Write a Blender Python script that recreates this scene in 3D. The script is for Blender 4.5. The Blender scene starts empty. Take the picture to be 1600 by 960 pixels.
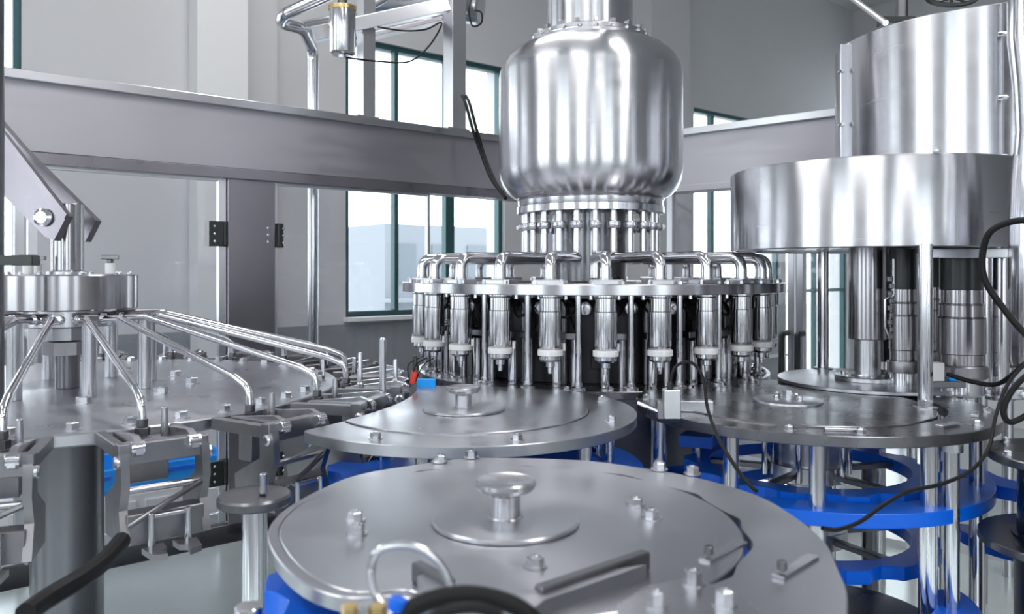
import bpy, math, random
from math import sin, cos, pi, radians as R, atan2, sqrt, hypot
from mathutils import Vector, Matrix
random.seed(7)
C = bpy.context.scene.collection
EZ = 1.75                                   # eye height above the hall floor

# ------------------------------------------------------------------ camera, world, exposure
cam_d = bpy.data.cameras.new('camera'); cam = bpy.data.objects.new('camera', cam_d); C.objects.link(cam)
cam.location = (0, 0, EZ); cam.rotation_euler = (R(90), 0, 0)
cam_d.sensor_width = 36; cam_d.lens = 28.125; cam_d.shift_y = -55/1600
cam_d.clip_start = .02; cam_d.clip_end = 200
cam_d.dof.use_dof = True; cam_d.dof.focus_distance = 2.05; cam_d.dof.aperture_fstop = 5.6
bpy.context.scene.camera = cam
sc = bpy.context.scene
sc.view_settings.view_transform = 'Standard'; sc.view_settings.look = 'None'
sc.view_settings.gamma = 1; sc.view_settings.use_curve_mapping = False
sc.view_settings.exposure = 0.0
SKY = 4.4; CEIL_FILL = 13.5
w = bpy.data.worlds.new('sky'); sc.world = w; w.use_nodes = True
bg = w.node_tree.nodes['Background']; bg.inputs[0].default_value = (.93, .955, 1.0, 1); bg.inputs[1].default_value = SKY

# ------------------------------------------------------------------ materials
M = {}
def mat(name, col, metal=0., rough=.5, noise=0., nscale=20., aniso=0., bump=0., stretch=None, radial=False, coat=0., spec=None, rvar=0.):
    m = bpy.data.materials.new(name); m.use_nodes = True; nt = m.node_tree; N = nt.nodes; L = nt.links
    p = N['Principled BSDF']
    p.inputs['Base Color'].default_value = (*col, 1); p.inputs['Metallic'].default_value = metal; p.inputs['Roughness'].default_value = rough
    if coat: p.inputs['Coat Weight'].default_value = coat
    if spec is not None: p.inputs['Specular IOR Level'].default_value = spec
    if noise or bump or rvar:
        tc = N.new('ShaderNodeTexCoord'); mp = N.new('ShaderNodeMapping'); nz = N.new('ShaderNodeTexNoise')
        L.new(tc.outputs['Object'], mp.inputs[0]); L.new(mp.outputs[0], nz.inputs['Vector'])
        nz.inputs['Scale'].default_value = nscale; nz.inputs['Detail'].default_value = 5
        if stretch: mp.inputs['Scale'].default_value = stretch
        if noise:
            mx = N.new('ShaderNodeMix'); mx.data_type = 'RGBA'
            mx.inputs[6].default_value = (*[c*(1-noise) for c in col], 1); mx.inputs[7].default_value = (*[min(1, c*(1+noise)) for c in col], 1)
            L.new(nz.outputs[0], mx.inputs[0]); L.new(mx.outputs[2], p.inputs['Base Color'])
        if rvar:
            mr = N.new('ShaderNodeMapRange'); mr.inputs['From Min'].default_value = .3; mr.inputs['From Max'].default_value = .7
            mr.inputs['To Min'].default_value = rough-rvar; mr.inputs['To Max'].default_value = rough+rvar
            L.new(nz.outputs[0], mr.inputs[0]); L.new(mr.outputs[0], p.inputs['Roughness'])
        if bump:
            b = N.new('ShaderNodeBump'); b.inputs['Strength'].default_value = bump; b.inputs['Distance'].default_value = .002
            L.new(nz.outputs[0], b.inputs['Height']); L.new(b.outputs[0], p.inputs['Normal'])
    if aniso:
        p.inputs['Anisotropic'].default_value = aniso; p.inputs['Anisotropic Rotation'].default_value = .25
        tg = N.new('ShaderNodeTangent'); tg.direction_type = 'RADIAL'; tg.axis = 'Z'
        L.new(tg.outputs[0], p.inputs['Tangent'])
    M[name] = m; return m
mat('drum_steel', (.60, .60, .63), 1, .24, aniso=.92, noise=.05, nscale=3, stretch=(1, 1, 8), rvar=.04)
mat('plate_steel', (.50, .505, .54), 1, .33, aniso=.55, noise=.06, nscale=9, rvar=.06)
mat('dark_plate_steel', (.22, .22, .235), 1, .28, aniso=.5, noise=.08, nscale=8, rvar=.05)
mat('polished_steel', (.68, .68, .71), 1, .13)
mat('post_steel', (.30, .28, .31), 1, .32, noise=.18, nscale=5, stretch=(1, 1, .5), rvar=.08)
mat('shaft_steel', (.42, .41, .43), 1, .2, aniso=.5)  # capper shaft and heads: dark reflected surroundings put into a darker base
mat('valve_steel', (.66, .66, .68), 1, .17, aniso=.6)
mat('satin_steel', (.58, .58, .61), 1, .27, noise=.05, nscale=30)
mat('beam_steel', (.47, .455, .49), 1, .42, noise=.06, nscale=4, stretch=(1, 1, 6), rvar=.06)
mat('cast_steel', (.30, .295, .31), 1, .38, noise=.15, nscale=40, bump=.15)
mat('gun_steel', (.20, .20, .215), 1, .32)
mat('white_plastic', (.78, .78, .78), 0, .35)
mat('black_rubber', (.008, .008, .009), 0, .55, spec=.25)
mat('black_plastic', (.02, .024, .024), 0, .3)
mat('dark_iron', (.025, .025, .03), .4, .42, noise=.5, nscale=14)
mat('blue_plastic', (.0, .13, .74), 0, .32, noise=.1, nscale=20)
mat('bright_blue', (.0, .30, .85), 0, .4)
mat('red_plastic', (.75, .06, .03), 0, .4)
mat('brass', (.75, .55, .25), 1, .3)
mat('wall_paint', (.57, .57, .585), 0, .75, noise=.05, nscale=1.5, bump=.1)
mat('wall_lower', (.25, .26, .28), 0, .45, noise=.07, nscale=2)
mat('column_paint', (.74, .74, .75), 0, .7, noise=.03, nscale=2)
mat('ceiling_paint', (.6, .6, .6), 0, .8)
mat('floor_epoxy', (.34, .36, .37), 0, .18, noise=.1, nscale=1.2)
mat('bed_steel', (.60, .66, .66), .35, .22, noise=.1, nscale=3, rvar=.06)
mat('window_frame', (.03, .09, .10), .2, .4)
mat('aluminium', (.75, .75, .78), 1, .3)
mat('facade', (.26, .28, .31), 0, .8, noise=.04, nscale=1)
mat('facade_grey', (.17, .20, .23), 0, .6)
mat('ground_out', (.6, .62, .62), 0, .9, noise=.1, nscale=1)
def glass(name, tint, refl):
    m = bpy.data.materials.new(name); m.use_nodes = True; nt = m.node_tree; N = nt.nodes; L = nt.links
    N.remove(N['Principled BSDF']); out = N['Material Output']
    t = N.new('ShaderNodeBsdfTransparent'); t.inputs[0].default_value = (*tint, 1)
    g = N.new('ShaderNodeBsdfGlossy'); g.inputs['Roughness'].default_value = .03
    lw = N.new('ShaderNodeLayerWeight'); pw = N.new('ShaderNodeMath'); pw.operation = 'POWER'; pw.inputs[1].default_value = 5
    f = N.new('ShaderNodeMath'); f.operation = 'MULTIPLY_ADD'; f.inputs[1].default_value = .9; f.inputs[2].default_value = refl
    L.new(lw.outputs['Facing'], pw.inputs[0]); L.new(pw.outputs[0], f.inputs[0])
    x = N.new('ShaderNodeMixShader'); L.new(f.outputs[0], x.inputs[0]); L.new(t.outputs[0], x.inputs[1]); L.new(g.outputs[0], x.inputs[2]); L.new(x.outputs[0], out.inputs[0])
    M[name] = m
glass('window_glass', (.95, .98, .98), .02); glass('clear_panel', (.965, .97, .98), .03)
def emis(name, col, s):
    m = bpy.data.materials.new(name); m.use_nodes = True; p = m.node_tree.nodes['Principled BSDF']
    p.inputs['Base Color'].default_value = (*col, 1); p.inputs['Emission Color'].default_value = (*col, 1); p.inputs['Emission Strength'].default_value = s
    M[name] = m
emis('fill_light', (1, .98, .97), CEIL_FILL)

# ------------------------------------------------------------------ mesh builder
def rot_to(v):
    return Vector(v).normalized().to_track_quat('Z', 'Y').to_matrix()
def smooth_path(pts, n=6, closed=False):
    P = [Vector(p) for p in pts]; out = []; N = len(P)
    seg = N if closed else N-1
    for i in range(seg):
        if closed: p0, p1, p2, p3 = P[(i-1) % N], P[i], P[(i+1) % N], P[(i+2) % N]
        else: p0, p1, p2, p3 = P[max(i-1, 0)], P[i], P[i+1], P[min(i+2, N-1)]
        for k in range(n):
            t = k/n
            out.append(.5*((2*p1)+(p2-p0)*t+(2*p0-5*p1+4*p2-p3)*t*t+(3*p1-p0-3*p2+p3)*t**3))
    if not closed: out.append(P[-1])
    return out
def fillet(pts, r, n=6):
    P = [Vector(p) for p in pts]; out = [P[0]]
    for i in range(1, len(P)-1):
        a = (P[i-1]-P[i]); b = (P[i+1]-P[i]); la, lb = a.length, b.length; a.normalize(); b.normalize()
        ang = a.angle(b)
        d = min(r/max(math.tan(ang/2), .05), la*.48, lb*.48)
        A = P[i]+a*d; B = P[i]+b*d
        for k in range(n+1):
            t = k/n; out.append((1-t)**2*A+2*t*(1-t)*P[i]+t*t*B)
    out.append(P[-1]); return out
class MB:
    def __init__(s): s.v = []; s.f = []
    def add(s, vs, fs):
        o = len(s.v); s.v += [tuple(v) for v in vs]; s.f += [tuple(i+o for i in f) for f in fs]; return s
    def box(s, c, size, rz=0, rot=None):
        m = rot if rot is not None else Matrix.Rotation(rz, 3, 'Z')
        c = Vector(c); h = [x/2 for x in size]; b = min(.0015, min(h)*.3)
        # chamfered box
        vs = []
        for sx in (-1, 1):
            for sy in (-1, 1):
                for sz in (-1, 1):
                    vs.append((sx*(h[0]-b), sy*(h[1]-b), sz*h[2])); vs.append((sx*(h[0]-b), sy*h[1], sz*(h[2]-b))); vs.append((sx*h[0], sy*(h[1]-b), sz*(h[2]-b)))
        idx = lambda sx, sy, sz, k: (((sx > 0)*4+(sy > 0)*2+(sz > 0))*3+k)
        fs = []
        for sz in (-1, 1): fs.append([idx(-1, -1, sz, 0), idx(1, -1, sz, 0), idx(1, 1, sz, 0), idx(-1, 1, sz, 0)][::sz])
        for sy in (-1, 1): fs.append([idx(-1, sy, -1, 1), idx(1, sy, -1, 1), idx(1, sy, 1, 1), idx(-1, sy, 1, 1)][::-sy])
        for sx in (-1, 1): fs.append([idx(sx, -1, -1, 2), idx(sx, 1, -1, 2), idx(sx, 1, 1, 2), idx(sx, -1, 1, 2)][::sx])
        for a in (-1, 1):
            for b2 in (-1, 1):
                f = [idx(-1, a, b2, 0), idx(1, a, b2, 0), idx(1, a, b2, 1), idx(-1, a, b2, 1)]; fs.append(f if a*b2 < 0 else f[::-1])
                f = [idx(a, -1, b2, 0), idx(a, 1, b2, 0), idx(a, 1, b2, 2), idx(a, -1, b2, 2)]; fs.append(f if a*b2 > 0 else f[::-1])
                f = [idx(a, b2, -1, 1), idx(a, b2, 1, 1), idx(a, b2, 1, 2), idx(a, b2, -1, 2)]; fs.append(f if a*b2 < 0 else f[::-1])
        for sx in (-1, 1):
            for sy in (-1, 1):
                for sz in (-1, 1):
                    f = [idx(sx, sy, sz, 0), idx(sx, sy, sz, 1), idx(sx, sy, sz, 2)]; fs.append(f if sx*sy*sz < 0 else f[::-1])
        return s.add([m @ Vector(v)+c for v in vs], fs)
    def lathe(s, prof, c=(0, 0, 0), n=48, axis=None, a0=0, a1=2*pi, caps=True):
        m = rot_to(axis) if axis is not None else Matrix.Identity(3); c = Vector(c); full = abs(a1-a0-2*pi) < 1e-6
        cols = n if full else n+1; vs = []; fs = []; k = len(prof)
        for i in range(cols):
            a = a0+(a1-a0)*i/n
            for r, z in prof: vs.append(m @ Vector((r*cos(a), r*sin(a), z))+c)
        for i in range(n):
            j = (i+1) % cols
            for q in range(k-1): fs.append((i*k+q, j*k+q, j*k+q+1, i*k+q+1))
        if full and caps:
            if prof[0][0] > 1e-6: fs.append(tuple(i*k for i in range(cols))[::-1])
            if prof[-1][0] > 1e-6: fs.append(tuple(i*k+k-1 for i in range(cols)))
        return s.add(vs, fs)
    def cyl(s, p0, p1, r, n=24, r2=None, ch=.0012):
        p0 = Vector(p0); p1 = Vector(p1); h = (p1-p0).length; r2 = r if r2 is None else r2; ch = min(ch, r*.3, h*.3)
        return s.lathe([(r-ch, 0), (r, ch), (r2, h-ch), (r2-ch, h)], p0, n, axis=(p1-p0))
    def ring(s, ri, ro, z0, z1, c=(0, 0, 0), n=64, axis=None, a0=0, a1=2*pi):
        ch = min(.0015, (z1-z0)*.25, (ro-ri)*.25)
        prof = [(ri, z0), (ro-ch, z0), (ro, z0+ch), (ro, z1-ch), (ro-ch, z1), (ri+ch, z1), (ri, z1-ch), (ri, z0)]
        s.lathe(prof, c, n, axis, a0, a1, caps=False)
        if abs(a1-a0-2*pi) > 1e-6:
            m = rot_to(axis) if axis is not None else Matrix.Identity(3)
            for a, fl in ((a0, 1), (a1, -1)):
                s.add([m @ Vector((r*cos(a), r*sin(a), z))+Vector(c) for r, z in prof[:-1]], [tuple(range(7))[::fl]])
        return s
    def hexa(s, c, r, h, rz=0, axis=None):
        m = rot_to(axis) if axis is not None else Matrix.Identity(3); c = Vector(c); vs = []; ch = min(.0012, h*.2)
        for rr, z in ((r, 0), (r, h-ch), (r-ch*1.4, h)):
            for i in range(6): a = rz+i*pi/3; vs.append(m @ Vector((rr*cos(a), rr*sin(a), z))+c)
        fs = [tuple(range(6))[::-1], tuple(range(12, 18))]
        for q in (0, 6):
            for i in range(6): fs.append((q+i, q+(i+1) % 6, q+6+(i+1) % 6, q+6+i))
        return s.add(vs, fs)
    def tube(s, path, r, n=14, closed=False):
        P = [Vector(p) for p in path]; N = len(P); vs = []; fs = []; up = None
        for i in range(N):
            if closed: t = P[(i+1) % N]-P[i-1]
            else: t = P[min(i+1, N-1)]-P[max(i-1, 0)]
            t.normalize()
            if up is None: up = t.orthogonal().normalized()
            else:
                up = (up-t*up.dot(t))
                up = up.normalized() if up.length > 1e-6 else t.orthogonal().normalized()
            b = t.cross(up); rr = r[i] if isinstance(r, (list, tuple)) else r
            for k in range(n): a = 2*pi*k/n; vs.append(P[i]+up*cos(a)*rr+b*sin(a)*rr)
        for i in range(N if closed else N-1):
            j = (i+1) % N
            for k in range(n): fs.append((i*n+k, i*n+(k+1) % n, j*n+(k+1) % n, j*n+k))
        if not closed: fs.append(tuple(range(n))[::-1]); fs.append(tuple((N-1)*n+k for k in range(n)))
        return s.add(vs, fs)
    def prism(s, pts, z0, z1):                       # ccw outline extruded upward
        n = len(pts); ar = sum(pts[i][0]*pts[(i+1) % n][1]-pts[(i+1) % n][0]*pts[i][1] for i in range(n))
        if ar < 0: pts = pts[::-1]
        vs = [(p[0], p[1], z0) for p in pts]+[(p[0], p[1], z1) for p in pts]
        fs = [tuple(range(n))[::-1], tuple(range(n, 2*n))]+[(i, (i+1) % n, n+(i+1) % n, n+i) for i in range(n)]
        return s.add(vs, fs)
    def slab(s, pts3, off):                          # 3-D polygon thickened by the vector off
        n = len(pts3); P = [Vector(p) for p in pts3]; o = Vector(off)
        return s.add(P+[p+o for p in P], [tuple(range(n))[::-1], tuple(range(n, 2*n))]+[(i, (i+1) % n, n+(i+1) % n, n+i) for i in range(n)])
    def holed(s, rin, rout, z0, z1, n=160, c=(0, 0)): # plate between two radial functions
        vs = []; fs = []
        for i in range(n):
            a = 2*pi*i/n; ri, ro = rin(a), rout(a)
            for r, z in ((ri, z0), (ro-.0015, z0), (ro, z0+.0015), (ro, z1-.0015), (ro-.0015, z1), (ri, z1)):
                vs.append((c[0]+r*cos(a), c[1]+r*sin(a), z))
        for i in range(n):
            j = (i+1) % n
            for q in range(6): fs.append((i*6+q, j*6+q, j*6+(q+1) % 6, i*6+(q+1) % 6))
        return s.add(vs, fs)
    def build(s, name, m, parent=None, loc=None, sharp=32):
        me = bpy.data.meshes.new(name); me.from_pydata(s.v, [], s.f); me.update()
        bm_fix(me)
        for p in me.polygons: p.use_smooth = True
        me.set_sharp_from_angle(angle=R(sharp))
        me.materials.append(M[m] if isinstance(m, str) else m)
        o = bpy.data.objects.new(name, me); C.objects.link(o)
        if parent is not None: o.parent = parent
        if loc is not None: o.location = loc
        return o
def bm_fix(me):
    import bmesh
    b = bmesh.new(); b.from_mesh(me); bmesh.ops.recalc_face_normals(b, faces=b.faces); b.to_mesh(me); b.free()
def tag(o, label=None, cat=None, group=None, kind=None):
    if label: o['label'] = label
    if cat: o['category'] = cat
    if group: o['group'] = group
    if kind: o['kind'] = kind
    return o
def thing(name, label, cat, loc=(0, 0, 0), rz=0, group=None):
    o = bpy.data.objects.new(name, None); C.objects.link(o); o.location = loc; o.rotation_euler = (0, 0, rz); o.empty_display_size = .05
    return tag(o, label, cat, group)
def dup(root, loc, rz, label, group=None):
    r = root.copy(); C.objects.link(r); r.location = loc; r.rotation_euler = (0, 0, rz); r['label'] = label
    if group: r['group'] = group
    for ch in list(root.children):
        c = ch.copy(); C.objects.link(c); c.parent = r
        for g in list(ch.children):
            d = g.copy(); C.objects.link(d); d.parent = c
    return r
def at(px, py, D): return Vector(((px-800)/1250*D, D, EZ+(425-py)/1250*D))
def on(px, py, z):                                   # the point of the horizontal plane z (relative to the eye) seen at a pixel
    D = -z*1250/(py-425); return ((px-800)/1250*D, D)
def bolt(parent, x, y, z, r=.008, h=.007, rz=None, m='satin_steel', washer=True):
    b = MB()
    if washer: b.lathe([(r*1.35, 0), (r*1.35, .0015), (0, .0015)], (x, y, z), 18)
    b.hexa((x, y, z+(.0015 if washer else 0)), r, h, random.random() if rz is None else rz)
    b.lathe([(r*.5, 0), (r*.5, .0015), (r*.4, .0022), (0, .0022)], (x, y, z+h+.001), 12)
    return b.build('bolt', m, parent)
def cable(name, pts, r, label, cat='cable', m='black_rubber', group=None, n=8):
    return tag(MB().tube(smooth_path(pts, n), r, 10).build(name, m), label, cat, group)

# ------------------------------------------------------------------ the hall
PHI = atan2(.635, .775); d_ = Vector((cos(PHI), sin(PHI), 0)); n_ = Vector((sin(PHI), -cos(PHI), 0)); P0 = Vector((-.96, 6.0, 0))
def rw(s, t, z): return P0+d_*s+n_*t+Vector((0, 0, z))
S0, S1, T1, H = -7.1, 7.0, 12.0, EZ+3.4
def swall(name, o, du, length, openings, thick=.25, m='wall_paint'):
    # o = inner corner, du = direction along wall, outward side = cross(z, du) * -1 chosen by caller through thick sign
    us = sorted({0, length, *[x for q in openings for x in q[:2]]}); zs = sorted({0, H, *[x for q in openings for x in q[2:4]]})
    out = Vector((du.y, -du.x, 0))*thick; b = MB()
    for i in range(len(us)-1):
        # merge vertically
        run = None
        for k in range(len(zs)):
            solid = k < len(zs)-1 and not any(q[0] <= us[i]+1e-6 and us[i+1] <= q[1]+1e-6 and q[2] <= zs[k]+1e-6 and zs[k+1] <= q[3]+1e-6 for q in openings)
            if solid and run is None: run = zs[k]
            if not solid and run is not None:
                z1 = zs[k]; a = o+du*us[i]; c = o+du*us[i+1]
                b.slab([a+Vector((0, 0, run)), c+Vector((0, 0, run)), c+Vector((0, 0, z1)), a+Vector((0, 0, z1))], out); run = None
    return tag(b.build(name, m), kind='structure')
WN = [0]
def window(o, du, u0, u1, z0, z1, mull, trans=(), depth=.06, thick=.04):
    WN[0] += 1; out = Vector((du.y, -du.x, 0)); rzz = atan2(du.y, du.x)
    e = bpy.data.objects.new('window_%d' % WN[0], None); C.objects.link(e); e['kind'] = 'structure'
    def bar(ua, ub, za, zb):
        c = o+du*((ua+ub)/2)+out*depth+Vector((0, 0, (za+zb)/2)); return c, (ub-ua, .06, zb-za)
    f = MB(); t = thick
    for q in ((u0, u0+t, z0, z1), (u1-t, u1, z0, z1), (u0+t, u1-t, z0, z0+t), (u0+t, u1-t, z1-t, z1)): c, sz = bar(*q); f.box(c, sz, rzz)
    for x, wd in mull: c, sz = bar(x-wd/2, x+wd/2, z0+t, z1-t); f.box(c, sz, rzz)
    for zz in trans: c, sz = bar(u0+t, u1-t, zz-.02, zz+.02); f.box(c, (sz[0], .05, sz[2]), rzz)
    f.build('window_frame', 'window_frame', e)
    a = o+du*(u0+t)+out*(depth+.01); b_ = o+du*(u1-t)+out*(depth+.01)
    MB().slab([a+Vector((0, 0, z0+t)), b_+Vector((0, 0, z0+t)), b_+Vector((0, 0, z1-t)), a+Vector((0, 0, z1-t))], out*.006).build('window_pane', 'window_glass', e)
    MB().box(o+du*((u0+u1)/2)+out*(.03)+Vector((0, 0, z0-.015)), (u1-u0+.04, .22, .03), rzz).build('window_sill', 'column_paint', e)
# wall directions run so that cross gives the outward side: out = (du.y,-du.x)
ZS, ZT = EZ-.33, EZ+1.72
sx = lambda px: (6*((px-800)/1250)+.96)/(.775-.635*((px-800)/1250))
# back wall: from S1 to S0 so that the outward side points away from the room
ob = rw(S1, 0, 0); db = -d_; ub = lambda s: S1-s
bops = [(ub(sx(33)), ub(sx(33)-1.6), ), (ub(1.16), ub(-.317)), (ub(5.3), ub(3.69))]
bops = [(min(q), max(q), ZS, ZT) for q in bops]; b6 = (ub(6.85), ub(5.42), EZ-1.35, ZT)
b5 = (ub(-4.6), ub(-6.2)); bops[2] = (*bops[2][:2], EZ-.95, ZT); bops.append((min(b5), max(b5), ZS, ZT)); bops.append(b6)
swall('wall_back', ob, db, S1-S0, bops)
window(ob, db, *bops[0], mull=[(bops[0][0]+.55, .05)])
window(ob, db, *bops[1], mull=[(ub(sx(623)), .035), (ub(sx(707)), .085)])
window(ob, db, *bops[2], mull=[(ub(sx(1118)), .05), (ub(4.6), .05)])
window(ob, db, *bops[4], mull=[(sum(bops[4][:2])/2, .05)], trans=(ZS+.1,))
window(ob, db, *bops[3], mull=[(sum(bops[3][:2])/2, .05)])
# left wall
ol = rw(S0, 0, 0); dl = n_
lops = [(1.2, 2.9, ZS, ZT+.6), (4.0, 5.7, ZS, ZT+.6), (6.8, 8.5, ZS, ZT+.6), (9.4, 11.1, ZS, ZT+.6)]
swall('wall_left', ol, dl, T1, lops)
for q in lops: window(ol, dl, *q, mull=[((q[0]+q[1])/2, .05)], trans=(ZS+1.1,))
# front wall (behind the camera)
of_ = rw(S0, T1, 0); df = d_
fops = [(.6, 3.0, ZS-.2, ZT+.9), (4.4, 5.4, ZS-.2, ZT+.9)]
swall('wall_front', of_, df, S1-S0, fops)
for q in fops: window(of_, df, *q, mull=[((q[0]+q[1])/2, .05)], trans=(ZS+1.1,))
# right wall
og = rw(S1, T1, 0); dg_ = -n_
rops = [(11.0, 11.8, EZ-1.35, ZT+.9)]
swall('wall_right', og, dg_, T1, rops)
for q in rops: window(og, dg_, *q, mull=[((q[0]+q[1])/2, .05)], trans=(ZS+1.1,))
cs = [rw(S0-.3, -.3, 0), rw(S1+.3, -.3, 0), rw(S1+.3, T1+.3, 0), rw(S0-.3, T1+.3, 0)]
tag(MB().slab(cs, (0, 0, -.15)).build('floor', 'floor_epoxy'), kind='structure')
tag(MB().slab([c+Vector((0, 0, H)) for c in cs], (0, 0, .15)).build('ceiling', 'ceiling_paint'), kind='structure')
tr = MB()
tr.slab([rw(S0, .001, .0), rw(5.38, .001, 0), rw(5.38, .001, ZS-.05), rw(S0, .001, ZS-.05)], n_*.02)
tag(tr.build('trim_1', 'wall_lower'), kind='structure')
# columns on the back wall
for i, (a, b, pr, m) in enumerate(((-1.42, -1.10, .16, 'column_paint'), (-1.10, -.86, .06, 'wall_paint'), (2.68, 3.25, .30, 'wall_paint'))):
    tag(MB().slab([rw(a, .0, 0), rw(b, .0, 0), rw(b, .0, H), rw(a, .0, H)], n_*pr).build('trim_%d' % (i+2), m), kind='structure')
# unseen ceiling fill lamps in rows, added to brighten the hall walls
k = 0
rown = ['first', 'second', 'third', 'fourth']
for i, s in enumerate((-5.2, -1.2)):
    for j, t in enumerate((2.4, 6.0, 9.6)):
        t_ = thing('ceiling_fill_lamp', 'added ceiling fill lamp, %s row from the left, %s back from the window wall' % (rown[i], rown[j]), 'lamp', rw(s, t, H-.06), PHI, 'unseen fill lamps added under the hall ceiling')
        MB().box((0, 0, .03), (.60, 2.4, .06)).build('housing', 'white_plastic', t_)
        MB().box((0, 0, -.006), (.54, 2.34, .012)).build('diffuser', 'fill_light', t_)
# outside: neighbouring building and ground
g = MB().slab([(-40, -30, -.3), (40, -30, -.3), (40, 50, -.3), (-40, 50, -.3)], (0, 0, -.1)).build('ground_outside', 'ground_out'); tag(g, kind='structure')
nb = thing('neighbour_building', 'pale building seen faintly through the middle window', 'building', rw(5.9, -8, -.3), PHI)
MB().box((-.6, 0, 1.45), (2.4, 2, 2.9)).build('wall', 'facade', nb)
for xx in (-1.4, -.6, .2):
    for zz in (.9, 2.2): MB().box((xx, -1.0, zz), (.45, .06, .7)).build('window', 'facade_grey', nb)
MB().box((-.6, -1.2, 1.55), (2.6, .4, .06)).build('ledge', 'facade', nb)

# ------------------------------------------------------------------ machine enclosure
B0 = Vector((-1.725, 2.70, 0)); BRZ = PHI
def bw(L, t, z): return B0+d_*L+n_*t+Vector((0, 0, EZ+z))
def bL(px): k = (px-800)/1250; return (2.70*k+1.725)/(cos(PHI)-sin(PHI)*k)
bm = thing('enclosure_beam', 'long grey steel beam crossing above the machine from the left to behind the tank', 'beam')
def bbar(mb, L0, L1, t0, t1, z0, z1): mb.box(bw((L0+L1)/2, (t0+t1)/2, (z0+z1)/2), (L1-L0, abs(t1-t0), z1-z0), BRZ)
LE = 2.61
b = MB(); bbar(b, -1.6, LE, -.08, 0, .416, .677); b.build('web', 'beam_steel', bm)
b = MB(); bbar(b, -1.6, LE, -.09, .035, .655, .687); b.build('top_flange', 'satin_steel', bm)
b = MB(); bbar(b, -1.6, LE, -.09, .022, .372, .412); b.build('bottom_flange', 'post_steel', bm)
# right-hand beam
K0 = Vector((.287, 4.346, 0)); K1 = Vector((1.474, 3.293, 0)); kd = (K1-K0).normalized(); kn = Vector((kd.y, -kd.x, 0)); KRZ = atan2(kd.y, kd.x); KL = (K1-K0).length
def kw(L, t, z): return K0+kd*L+kn*t+Vector((0, 0, EZ+z))
def kbar(mb, L0, L1, t0, t1, z0, z1): mb.box(kw((L0+L1)/2, (t0+t1)/2, (z0+z1)/2), (L1-L0, abs(t1-t0), z1-z0), KRZ)
b2 = thing('enclosure_beam', 'shorter steel beam running from behind the tank to the capper drums', 'beam')
b = MB(); kbar(b, .09, KL, -.08, 0, .416, .677); b.build('web', 'beam_steel', b2)
b = MB(); kbar(b, .09, KL, -.09, .035, .655, .687); b.build('top_flange', 'aluminium', b2)
b = MB(); kbar(b, .09, KL, -.09, .022, .386, .416); b.build('bottom_flange', 'beam_steel', b2)
# post and bottom rail
def post(L0, L1, label, t0=-.07, t1=.0):
    p = thing('enclosure_post', label, 'post'); b = MB(); bbar(b, L0, L1, t0, t1, -1.05, .381); b.build('box_section', 'post_steel', p)
    return p
pL0, pL1 = bL(357), bL(430)
pp = post(pL0, pL1, 'wide grey steel post under the long beam, black hinges on both sides')
for z in (.18, .152, .124): MB().lathe([(.006, 0), (.006, .003), (.004, .005), (0, .005)], bw(pL1-.03, 0, z), 14, axis=n_).build('bolt', 'polished_steel', pp)
post(LE-.08, LE+.0, 'narrow steel corner post hidden behind the filling carousel')
rl = tag(MB().box(bw(.65, -.035, -1.045), (5.0, .07, .075), BRZ).build('bottom_rail', 'gun_steel'), 'dark steel bottom rail of the left enclosure glazing', 'rail')
def door(L0, L1, label, hingeside, fr=.03):
    t = thing('enclosure_door', label, 'door'); z0, z1 = -1.0, .376
    b = MB(); bbar(b, L0, L0+fr, -.045, -.02, z0, z1); b.build('stile', 'aluminium', t)
    b = MB(); bbar(b, L1-fr, L1, -.045, -.02, z0, z1); b.build('stile', 'aluminium', t)
    b = MB(); bbar(b, L0+fr, L1-fr, -.045, -.02, z1-.015, z1); b.build('top_rail', 'aluminium', t)
    b = MB(); bbar(b, L0+fr, L1-fr, -.045, -.02, z0, z0+.04); b.build('bottom_rail', 'aluminium', t)
    b = MB(); bbar(b, L0+fr, L1-fr, -.036, -.030, z0+.04, z1-.015); b.build('clear_pane', 'clear_panel', t)
    for z in (.151, -.80):
        x = L1-.035 if hingeside > 0 else L0+.02
        h = MB(); wd = .075 if hingeside > 0 else .035
        h.box(bw(x, -.012, z), (wd, .014, .10), BRZ); h.cyl(bw(x+(wd/2-.012)*hingeside, -.003, z-.046), bw(x+(wd/2-.012)*hingeside, -.003, z+.046), .006, 12)
        ho = h.build('hinge', 'black_plastic', t)
        for q in (-.03, 0, .03): MB().lathe([(.005, 0), (.005, .003), (.003, .005), (0, .005)], bw(x-.016*hingeside, -.005, z+q), 12, axis=n_).build('screw', 'polished_steel', ho)
    return t
door(bL(45), pL0-.002, 'clear glazed door left of the wide post, black hinge near its right edge', 1)
door(pL1+.002, bL(676), 'clear glazed door right of the wide post, in front of the windows', -1, fr=.016)
door(bL(45)-1.2, bL(45)-.01, 'clear glazed door at the far left edge behind the steel pole', -1)
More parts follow.
